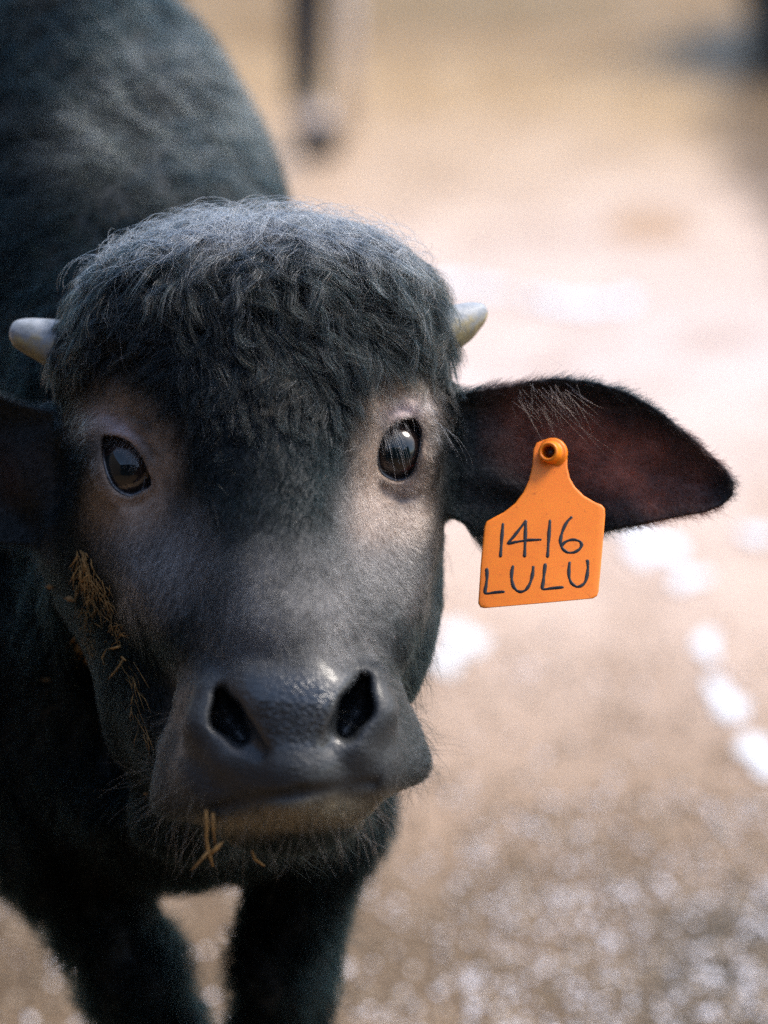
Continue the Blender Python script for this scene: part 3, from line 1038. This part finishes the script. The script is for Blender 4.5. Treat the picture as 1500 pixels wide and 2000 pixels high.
GAZE = [np.array([-.30, 0.06, .97]), np.array([.12, .05, .99])]
for (E, poly), gz, side in zip(EYES, GAZE, (-1, 1)):
    gz = gz / np.linalg.norm(gz)
    V, F = sphere(None, 1)
    cosg = V @ gz
    bulge = 1 + .035 * np.clip((cosg - .55) / .45, 0, 1) ** .8
    W_ = V * bulge[:, None] * EYE_R + E
    o = mesh_obj('eye', to_world(W_) - np.array(BASE), F, eye_m, parent=calf)
    tag(o, 'dark glossy eye %s' % ('with a tan rim to its iris' if side < 0 else 'below long pale lashes'))
    px = V - cosg[:, None] * gz
    ex = np.sqrt((px[:, 0] / 1.0) ** 2 + (px[:, 1] / .82) ** 2) + np.where(cosg < 0, 2, 0)
    col = np.empty((len(V), 3)); col[:] = (.02, .014, .012)
    ring = (px[:, 0] * 1.0 - px[:, 1] * .55) > (.25 if side < 0 else .55)
    col[(ex < .86) & ring] = (.20, .13, .07) if side < 0 else (.07, .02, .015)
    col[ex < .76] = (.020, .012, .010)
    col[ex < .55] = (.003, .008, .010)
    at = o.data.attributes.new('iris', 'FLOAT_COLOR', 'POINT')
    at.data.foreach_set('color', np.concatenate([col, np.ones((len(col), 1))], 1).astype(np.float32).ravel())
    P = smooth_poly(np.array([Q(a_, c_, E[2] + EYE_R)[:2] for a_, c_ in poly]), 48)
    R = EYE_R + 1.0
    path = []
    for q in P:
        dd = q - E[:2]
        zz = math.sqrt(max(R * R - dd.dot(dd), 9))
        path.append([q[0], q[1], E[2] + zz])
    path = np.array(path)
    rad = np.array([1.0 + 2.0 * max(0, (E[1] - q[1]) / 18) for q in path])
    V2, F2 = tube(path, rad, 10, True)
    l = mesh_obj('eyelid', to_world(V2) - np.array(BASE), F2, lid_m, parent=o)
    # lashes along the upper outer lid
    idx = [i for i in range(48) if path[i][1] > E[1] + 6 and (path[i][0] - E[0]) * side > -8]
    n = 150 if side > 0 else 130
    r0 = path[rng.choice(idx, n)] + rng.normal(size=(n, 3)) * .8
    s = np.linspace(0, 1, 10)
    Ll = rng.uniform(7, 17, n)
    if side > 0:
        lg = rng.random(n) < .12; Ll[lg] = rng.uniform(24, 42, lg.sum())
    out = (r0 - E); out /= np.linalg.norm(out, axis=1, keepdims=True)
    d = out * .6 + np.array([side * .6, -.15, .5]) + rng.normal(size=(n, 3)) * .15
    pts = r0[:, None] + d[:, None] * Ll[:, None, None] * s[None, :, None] * (1 - .35 * s[None, :, None]) + np.array([side * .1, -1., 0])[None, None] * (Ll[:, None, None] * .8 * s[None, :, None] ** 2)
    curves_obj('eyelashes', pts, taper(n, 10, .15), np.tile([.26, .27, .29], (n, 1)) * rng.uniform(.15, 1.6, (n, 1)), fur_m, o)

# ------------------------------------------------------------------ the ear tag
tag_m, nt, b = new_mat('orange_plastic')
n1 = noise(nt, 55, 5)
n2 = noise(nt, 260, 4, .7)
r1 = ramp(nt, n1.outputs[0], [(.3, (.86, .20, .004)), (.7, (.92, .235, .006))])
r2 = ramp(nt, n2.outputs[0], [(.27, (.35, .28, .22)), (.40, (1, 1, 1))])
nt.links.new(mixc(nt, r1.outputs[0], r2.outputs[0], .6, 'MULTIPLY'), b.inputs['Base Color'])
b.inputs['Roughness'].default_value = .42
b.inputs['Subsurface Weight'].default_value = .15
b.inputs['Subsurface Radius'].default_value = (.004, .002, .0005)
bump(nt, b, n1.outputs[0], .15, .001)
ink_m = plain_mat('ink', (.006, .007, .012), .5, .3, 200)
TAGW0, TAGW1 = -30.0, -4.0                     # top sits at the ear, the foot swings out


def tq(px, py, lift=0.0):
    t = (py - 880) / 310.0
    w = TAGW0 + (TAGW1 - TAGW0) * t + 2.2 * math.sin((px - 940) / 240. * math.pi) * max(0, t)
    return Q(px, py, w + lift)


top = tq(1075, 885)
tb = Vector(to_world(top))
troot = bpy.data.objects.new('ear_tag', None)
sc.collection.objects.link(troot)
troot.location = tb
tag(troot, 'orange plastic ear tag hand-lettered 1416 LULU hanging from the ear', 'ear tag')
outl = [(1042, 878), (1048, 865), (1062, 859), (1078, 858), (1094, 860), (1104, 868), (1108, 884), (1108, 912), (1113, 934), (1123, 951), (1140, 968), (1162, 981),
        (1175, 986), (1181, 993), (1182, 1006), (1176, 1080), (1169, 1156), (1166, 1164), (1158, 1169), (1050, 1179), (946, 1188), (938, 1186), (934, 1178), (939, 1100), (946, 1030),
        (950, 1019), (962, 1012), (985, 1000), (1006, 983), (1022, 962), (1033, 938), (1040, 910)]


def dense(P, closed=True, step=4.0):
    out = []
    n = len(P)
    for i in range(n if closed else n - 1):
        a_, b_ = np.array(P[i], float), np.array(P[(i + 1) % n], float)
        k = max(1, int(np.linalg.norm(b_ - a_) / step))
        for j in range(k): out.append(a_ + (b_ - a_) * j / k)
    if not closed: out.append(np.array(P[-1], float))
    return np.array(out)


OP = dense(outl)
cx, cy = 1062, 1060
# plate: concentric rows between the outline and its middle line so the sheet can bend
import bmesh
bm = bmesh.new()
def spine(y):  # middle line of the tag
    return 1075 - 17 * max(0, (y - 900) / 290)
rows = []
levels = [0.0, .012, .03, .12, .3, .55, .8, 1.0]
for li, t in enumerate(levels):
    row = []
    for q in OP:
        m = np.array([spine(min(max(q[1], 885), 1165)), min(max(q[1], 885), 1165)])
        v = q + (m - q) * t
        row.append(v)
    rows.append(row)
fr = []; bk = []
for li, row in enumerate(rows):
    lift = 1.1 if li > 1 else (0.35 if li == 0 else .9)
    fr.append([bm.verts.new(to_world(tq(v[0], v[1], lift)) - np.array(tb)) for v in row])
    bk.append([bm.verts.new(to_world(tq(v[0], v[1], -lift)) - np.array(tb)) for v in row])
n = len(OP)
for i in range(len(levels) - 1):
    for j in range(n):
        k = (j + 1) % n
        bm.faces.new((fr[i][j], fr[i + 1][j], fr[i + 1][k], fr[i][k]))
        bm.faces.new((bk[i][j], bk[i][k], bk[i + 1][k], bk[i + 1][j]))
for j in range(n):
    k = (j + 1) % n
    bm.faces.new((fr[0][j], fr[0][k], bk[0][k], bk[0][j]))
bmesh.ops.recalc_face_normals(bm, faces=bm.faces)
me = bpy.data.meshes.new('plate'); bm.to_mesh(me); bm.free()
me.polygons.foreach_set('use_smooth', [True] * len(me.polygons))
me.materials.append(tag_m)
plate = bpy.data.objects.new('plate', me); sc.collection.objects.link(plate); plate.parent = troot

# stud: hollow collar and a second ridge ring
def ring_profile(c0, axis, prof, m=40):
    axis = np.array(axis, float); axis /= np.linalg.norm(axis)
    x = np.cross(axis, [0, 1, 0.1]); x /= np.linalg.norm(x); y = np.cross(axis, x)
    rings = [np.array([c0 + axis * z + r * (math.cos(2 * math.pi * j / m) * x + math.sin(2 * math.pi * j / m) * y) for j in range(m)]) for r, z in prof]
    return loft(rings, cap=False)


ax = (-.32, .08, 1)
c0 = tq(1078, 885, .9)
V, F = ring_profile(c0, ax, [(9.6, -2), (9.4, .6), (8.6, 1.3), (7.6, 1.4), (7.0, 2.2), (6.6, 4.6), (6.2, 9.4), (5.6, 10.2), (4.6, 10.2), (4.0, 9.4), (3.9, 4), (3.6, 1.2), (.05, 1.0)])
mesh_obj('stud_collar', to_world(V) - np.array(tb), F, tag_m, parent=troot)
V, F = ring_profile(tq(1078, 885, .9), ax, [(.05, 4.8), (2.3, 4.8), (2.5, 4.2), (2.5, .8)])
mesh_obj('stud_tip', to_world(V) - np.array(tb), F, plain_mat('dark_stud', (.05, .02, .01), .4), parent=troot)

zx = lambda x, y: (840 + x / 2.419, 700 + y / 2.419)
strokes = [[(345, 778), (341, 830), (337, 880), (333, 940)],
           [(457, 765), (430, 798), (400, 838), (368, 875), (400, 870), (445, 862), (490, 859), (527, 857)],
           [(452, 768), (451, 820), (449, 880), (447, 940)],
           [(567, 762), (563, 820), (559, 880), (555, 942)],
           [(672, 748), (650, 770), (632, 802), (620, 838), (616, 870), (626, 900), (650, 918), (682, 917), (706, 902), (716, 882), (706, 865), (680, 858), (652, 862), (632, 874), (622, 888)],
           [(268, 990), (270, 1030), (266, 1070), (262, 1110), (300, 1108), (353, 1103)],
           [(393, 978), (387, 1010), (386, 1045), (395, 1080), (412, 1099), (430, 1104), (452, 1095), (468, 1074), (480, 1042), (486, 1010), (488, 980)],
           [(545, 968), (540, 1010), (536, 1050), (532, 1090), (570, 1088), (632, 1082)],
           [(660, 960), (656, 1000), (657, 1035), (668, 1063), (690, 1079), (712, 1077), (732, 1058), (742, 1025), (746, 985), (743, 950)]]
VV, FF = [], []
for st in strokes:
    pp = np.array([zx(*q) for q in st])
    # smooth the pen line
    sm = []
    for i in range(len(pp) - 1):
        p0 = pp[max(i - 1, 0)]; p1 = pp[i]; p2 = pp[i + 1]; p3 = pp[min(i + 2, len(pp) - 1)]
        sharp = 1.0
        v1, v2 = p2 - p1, p3 - p2
        for a_ in np.linspace(0, 1, 6, endpoint=False):
            c_ = .5 * ((2 * p1) + (p2 - p0) * a_ + (2 * p0 - 5 * p1 + 4 * p2 - p3) * a_ * a_ + (3 * p1 - p0 - 3 * p2 + p3) * a_ ** 3)
            l_ = p1 + (p2 - p1) * a_
            sm.append(c_ * .8 + l_ * .2)
    sm.append(pp[-1])
    path = [tq(q[0], q[1], 1.16) for q in sm]
    rad = [1.0 + .17 * math.sin(i * .55 + len(st)) for i in range(len(path))]
    rad[0] = .6; rad[-1] = .55
    V, F = tube(path, rad, 8, False, squash=.16)
    off_ = sum(len(v) for v in VV)
    VV.append(V); FF += [tuple(x + off_ for x in q) for q in F]
mesh_obj('lettering', to_world(np.concatenate(VV)) - np.array(tb), FF, ink_m, parent=troot)

# ------------------------------------------------------------------ hay and dried mud caught in the coat
straw_m = plain_mat('straw', (.34, .18, .05), .7, .45, 300)
mud_m = plain_mat('dried_mud', (.24, .13, .045), .85, .5, 200, bumpd=.001)


def snap(px, py, w0=60, off=1.5):
    """first point of the coat along a line of sight, nudged outwards"""
    ws = np.arange(w0, -420, -2.0)
    P_ = np.array([Q(px, py, w_) for w_ in ws])
    d_ = field.sample(P_)
    i = int(np.argmax(d_ < off)) if (d_ < off).any() else len(ws) - 1
    return P_[i]


def strand_mesh(lines, r, wfix=None):
    VV, FF = [], []; o_ = 0
    for ln in lines:
        pts_ = np.array([Q(a_, c_, wfix - .08 * (c_ - 1580)) if wfix else snap(a_, c_, off=2.5) for a_, c_ in ln])
        rr_ = [r * random.uniform(.6, 1.25) for _ in pts_]; rr_[-1] *= .4
        V, F = tube(pts_, rr_, 6)
        VV.append(V); FF += [tuple(x + o_ for x in q) for q in F]; o_ += len(V)
    return np.concatenate(VV), FF


def bits(name, lines, r, label, cat, mat, group=None, wfix=None):
    V, F = strand_mesh(lines, r, wfix)
    base = Vector(to_world(V.mean(0)))
    o = mesh_obj(name, to_world(V), F, mat, base=base)
    tag(o, label, cat, group)


def jitter(x0, y0, x1, y1, n, k=4, a=6):
    out = []
    for _ in range(n):
        sx, sy = random.gauss(0, 9), random.uniform(0, 1)
        ln_ = random.uniform(.08, .3); tilt_ = random.gauss(0, 9)
        m_ = []
        for i in range(k):
            t = min(1, sy * .8 + ln_ * i / (k - 1))
            m_.append((x0 + (x1 - x0) * t + sx + tilt_ * i / (k - 1) + random.gauss(0, a * .16), y0 + (y1 - y0) * t + random.gauss(0, a * .1)))
        out.append(m_)
    return out


bits('hay_clump', jitter(160, 1075, 172, 1200, 90, k=3) + jitter(168, 1180, 162, 1310, 60, k=3), .3,
     'matted vertical smear of dry hay on the shaded cheek, the largest one', 'hay clump', straw_m)
bits('hay_clump', jitter(190, 1120, 215, 1240, 50, k=3, a=9) + jitter(222, 1215, 232, 1262, 26, a=12) + jitter(240, 1290, 300, 1480, 26, k=3, a=14), .2,
     'thin tangle of yellow hay just right of the big cheek smear', 'hay clump', straw_m)
bits('hay_stalk', [[(236, 1262), (222, 1266), (208, 1268), (200, 1285), (204, 1300)]], .8, 'hooked dry stalk below the tangle on the cheek', 'stalk', straw_m)
bits('hay_stalk', [[(243, 1285), (232, 1302), (220, 1318), (210, 1328)], [(238, 1283), (246, 1290)]], 1.1, 'short slanted stalk with a pale tip low on the cheek', 'stalk', straw_m)
bits('hay_stalk', [[(402, 1582), (404, 1610), (403, 1640), (408, 1665), (416, 1692)], [(408, 1662), (392, 1680), (374, 1700)], [(410, 1668), (424, 1655), (436, 1643)]], 1.1,
     'forked straw hanging straight down under the chin', 'stalk', straw_m, wfix=98)
bits('hay_stalk', [[(416, 1588), (416, 1612), (420, 1648)]], .9, 'single thin straw hanging beside the forked straw', 'stalk', straw_m, wfix=98)
bits('hay_stalk', [[(492, 1660), (498, 1678), (508, 1685), (517, 1692)]], .9, 'small bent straw under the middle of the chin', 'stalk', straw_m, wfix=72)


def crumb(px, py, r, label, flat=.5):
    r *= .75
    c0 = snap(px, py, off=3)
    V, F = sphere(None, 1, 14)
    sn = SinNoise(1.1, 6, int(px))
    V = V * (1 + .28 * sn(V * 1.0))[:, None] * np.array([r, r * flat, r * .7]) + c0
    o = mesh_obj('mud_crumb', to_world(V), F, mud_m, base=Vector(to_world(c0)))
    tag(o, label, 'mud crumb', 'crumbs of dried mud in the coat')


crumb(152, 660, 4.0, 'tan crumb stuck in the curls beside the left horn')
crumb(98, 1146, 3.6, 'brown crumb on the dark neck left of the hay smear')
crumb(92, 1327, 4.0, 'pale oblong flake on the dark neck, lowest on the left', .45)
crumb(285, 1550, 2.2, 'tiny yellow crumb beside the corner of the mouth')
crumb(140, 1170, 5.0, 'brown clod touching the left edge of the hay smear')
crumb(883, 731, 2.0, 'tiny orange crumb in the curls under the right horn')

# ------------------------------------------------------------------ the second animal behind, whose foreleg stands in view
def build_far():
    U = np.arange(-1650, 560, 14.0, dtype=np.float32)
    V = np.arange(-420, 420, 14.0, dtype=np.float32)
    W = np.concatenate([np.arange(-8, 420, 7.0), np.arange(420, 1500, 14.0)]).astype(np.float32)
    f = Field(U, V, W)                          # frame here: x forward, y across, z up (mm), origin between the fore feet
    f.cone((-1150, 0, 900), (-150, 0, 900), 270, 290, 80)
    f.cone((-1250, 0, 960), (-1150, 0, 900), 200, 270, 60)
    f.cone((-100, 0, 1020), (-200, 0, 900), 190, 260, 80)
    f.cone((0, 0, 1010), (330, 0, 1080), 170, 120, 60)
    f.cone((330, 0, 1120), (500, 0, 930), 105, 65, 40)
    for s in (-1, 1):
        f.cone((330, s * 90, 1160), (300, s * 240, 1120), 26, 14, 15)
        f.cone((300, s * 80, 1220), (180, s * 210, 1290), 34, 12, 15)
        y = s * 115; x = 40 if s < 0 else -320
        f.chain([(x - 40, y, 820), (x - 10, y, 620), (x, y, 400), (x - 6, y, 130)], [120, 74, 45, 36], 30)
        f.cone((x, y, 420), (x, y, 370), 48, 42, 20)
        f.cone((x - 6, y, 130), (x + 12, y, 70), 38, 35, 16)
        f.cone((x + 12, y, 62), (x + 24, y, 20), 38, 44, 12)
        x = -1180 - 60 * s
        f.chain([(x, y, 800), (x + 60, y, 620), (x - 70, y, 480), (x - 30, y, 140), (x + 10, y, 60)], [190, 110, 52, 36, 40], 40)
        f.cone((x + 12, y, 60), (x + 30, y, 20), 42, 48, 12)
    f.chain([(-1430, 0, 1000), (-1490, 0, 800), (-1490, 0, 500)], [40, 28, 24], 20)
    f.ell((0, 0, -60), (9000, 9000, 62), 2, 'sub')
    return f


ff = build_far()
V2, F2 = ff.mesh()
fx, fy = ground_at(622, 305)
far_m, nt, b = new_mat('far_hide')
tcx = add(nt, 'ShaderNodeTexCoord'); sx = add(nt, 'ShaderNodeSeparateXYZ'); nt.links.new(tcx.outputs['Object'], sx.inputs[0])
nn = noise(nt, 9, 4)
ad = add(nt, 'ShaderNodeMath', operation='MULTIPLY_ADD'); nt.links.new(nn.outputs[0], ad.inputs[0]); ad.inputs[1].default_value = .02
of = add(nt, 'ShaderNodeMath', operation='SUBTRACT'); nt.links.new(sx.outputs['Z'], of.inputs[0]); of.inputs[1].default_value = .01
nt.links.new(of.outputs[0], ad.inputs[2])
r1 = ramp(nt, ad.outputs[0], [(.0, (.012, .012, .012)), (.074, (.006, .006, .006)), (.080, (.62, .56, .55)), (.105, (.60, .52, .46)), (.13, (.10, .085, .05)), (.175, (.012, .014, .018))])
nt.links.new(r1.outputs[0], b.inputs['Base Color'])
b.inputs['Roughness'].default_value = .7
ang = math.radians(-8)
ca, sa = math.cos(ang), math.sin(ang)
L2 = V2 / 1000
foot = np.array([.06, -.115])
Lx, Ly = L2[:, 0] - foot[0], L2[:, 1] - foot[1]
Wd = np.stack([fx + Lx * ca - Ly * sa, fy + Lx * sa + Ly * ca, L2[:, 2]], 1)
far = mesh_obj('buffalo', Wd, F2[:, ::1], far_m, base=Vector((fx, fy, 0)))
tag(far, 'blurred buffalo behind the calf, seen as a dark foreleg with white pastern', 'buffalo')

# ------------------------------------------------------------------ pale post behind the foreleg
px_, py_ = ground_at(678, 262)
rg = []
for z_, r_ in ((0, .017), (.3, .016), (.7, .0165), (1.1, .015), (1.2, .014), (1.215, .009)):
    rg.append(np.array([[px_ + r_ * (1 + .06 * math.sin(3 * j + z_ * 4)) * math.cos(j * math.pi / 8) + .006 * math.sin(z_ * 5), py_ + r_ * math.sin(j * math.pi / 8), z_] for j in range(16)]))
V, F = loft(rg)
post = mesh_obj('wooden_post', V, F, plain_mat('peeled_wood', (.62, .55, .50), .7, .2, 18), base=Vector((px_, py_, 0)))
tag(post, 'thin pale post standing just right of the dark foreleg', 'post')

# ------------------------------------------------------------------ dark heap beyond, at the right
hx, hy = ground_at(1800, 95)
V, F = sphere(None, 1, 40)
sn1, sn2 = SinNoise(1.3, 7, 51), SinNoise(.35, 8, 52)
V = V * (1 + .10 * sn1(V) + .045 * sn2(V))[:, None] * np.array([.45, .5, .5])
heap = mesh_obj('mud_heap', V + np.array([hx, hy, .12]), F, plain_mat('dark_mud', (.03, .028, .022), .8, .5, 12, bumpd=.02), base=Vector((hx, hy, 0)))
tag(heap, 'dark mound of wet mud at the far right edge of the yard', 'mud heap')

# ------------------------------------------------------------------ puddles, the sky's reflection painted as a near-white base colour
pud_m, nt, b = new_mat('puddle_white_reflection')
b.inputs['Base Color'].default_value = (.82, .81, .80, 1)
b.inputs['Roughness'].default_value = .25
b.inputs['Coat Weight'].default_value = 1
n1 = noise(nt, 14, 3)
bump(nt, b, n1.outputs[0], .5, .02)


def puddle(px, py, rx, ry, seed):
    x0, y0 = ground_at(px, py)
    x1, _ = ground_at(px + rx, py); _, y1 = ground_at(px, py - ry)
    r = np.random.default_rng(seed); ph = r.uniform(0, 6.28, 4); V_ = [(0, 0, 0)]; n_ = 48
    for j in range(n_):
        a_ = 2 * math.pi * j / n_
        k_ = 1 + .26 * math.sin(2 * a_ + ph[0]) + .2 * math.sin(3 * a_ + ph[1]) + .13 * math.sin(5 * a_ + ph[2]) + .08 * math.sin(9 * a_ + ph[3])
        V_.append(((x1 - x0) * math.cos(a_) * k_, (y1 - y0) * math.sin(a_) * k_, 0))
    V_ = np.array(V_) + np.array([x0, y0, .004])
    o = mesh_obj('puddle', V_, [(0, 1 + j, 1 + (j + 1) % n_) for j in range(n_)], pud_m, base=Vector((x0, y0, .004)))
    tag(o, 'shallow puddle on the yard ground, its white reflection painted in', kind='structure')


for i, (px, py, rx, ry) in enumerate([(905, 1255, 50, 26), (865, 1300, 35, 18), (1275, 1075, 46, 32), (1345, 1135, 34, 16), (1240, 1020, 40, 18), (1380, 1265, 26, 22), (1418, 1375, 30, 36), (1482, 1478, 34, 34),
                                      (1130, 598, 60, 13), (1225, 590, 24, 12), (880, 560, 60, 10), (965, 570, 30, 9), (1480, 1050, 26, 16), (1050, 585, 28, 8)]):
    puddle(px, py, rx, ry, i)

# ------------------------------------------------------------------ wet gravel and chaff, some stones painted white for glints
grav_m, nt, b = new_mat('wet_gravel')
oi = add(nt, 'ShaderNodeAttribute', attribute_name='stone')
nt.links.new(oi.outputs['Color'], b.inputs['Base Color'])
b.inputs['Roughness'].default_value = .3
ph_ = (1 + 5 ** .5) / 2
ico = np.array([(-1, ph_, 0), (1, ph_, 0), (-1, -ph_, 0), (1, -ph_, 0), (0, -1, ph_), (0, 1, ph_), (0, -1, -ph_), (0, 1, -ph_), (ph_, 0, -1), (ph_, 0, 1), (-ph_, 0, -1), (-ph_, 0, 1)]) / math.hypot(1, ph_)
icf = np.array([(0, 11, 5), (0, 5, 1), (0, 1, 7), (0, 7, 10), (0, 10, 11), (1, 5, 9), (5, 11, 4), (11, 10, 2), (10, 7, 6), (7, 1, 8), (3, 9, 4), (3, 4, 2), (3, 2, 6), (3, 6, 8), (3, 8, 9), (4, 9, 5), (2, 4, 11), (6, 2, 10), (8, 6, 7), (9, 8, 1)])
VV, FF, CC = [], [], []
k = 0
N = 5600
for i in range(N):
    px = random.uniform(-80, 1580); py = 1150 + 950 * random.random() ** .62
    if i > 4200:
        px = random.uniform(900, 1600); py = random.uniform(1560, 2100)
    x, y = ground_at(px, py)
    r = random.uniform(.0022, .0055)
    sc_ = np.array([r, r * random.uniform(.6, 1.1), r * random.uniform(.4, .7)])
    a_ = random.uniform(0, 6.28)
    v = ico * (1 + np.array([random.uniform(-.15, .15) for _ in range(12)]))[:, None] * sc_
    v = np.stack([v[:, 0] * math.cos(a_) - v[:, 1] * math.sin(a_), v[:, 0] * math.sin(a_) + v[:, 1] * math.cos(a_), v[:, 2]], 1) + (x, y, sc_[2] * .5)
    VV.append(v); FF.append(icf + k * 12); k += 1
    white_glint = random.random() < (.14 if i <= 4200 else .3)  # near-white stones stand in for glints
    g_ = (.85, .83, .88) if white_glint else random.choice([(.16, .11, .06), (.26, .18, .11), (.34, .25, .16), (.42, .33, .24), (.12, .085, .05)])
    CC.append(np.tile((*g_, 1), (12, 1)))
gravel = mesh_obj('gravel', np.concatenate(VV), np.concatenate(FF), grav_m)
at = gravel.data.attributes.new('stone', 'FLOAT_COLOR', 'POINT')
at.data.foreach_set('color', np.concatenate(CC).astype(np.float32).ravel())
tag(gravel, 'wet gravel and grit scattered over the yard, glints painted as white stones', kind='stuff')
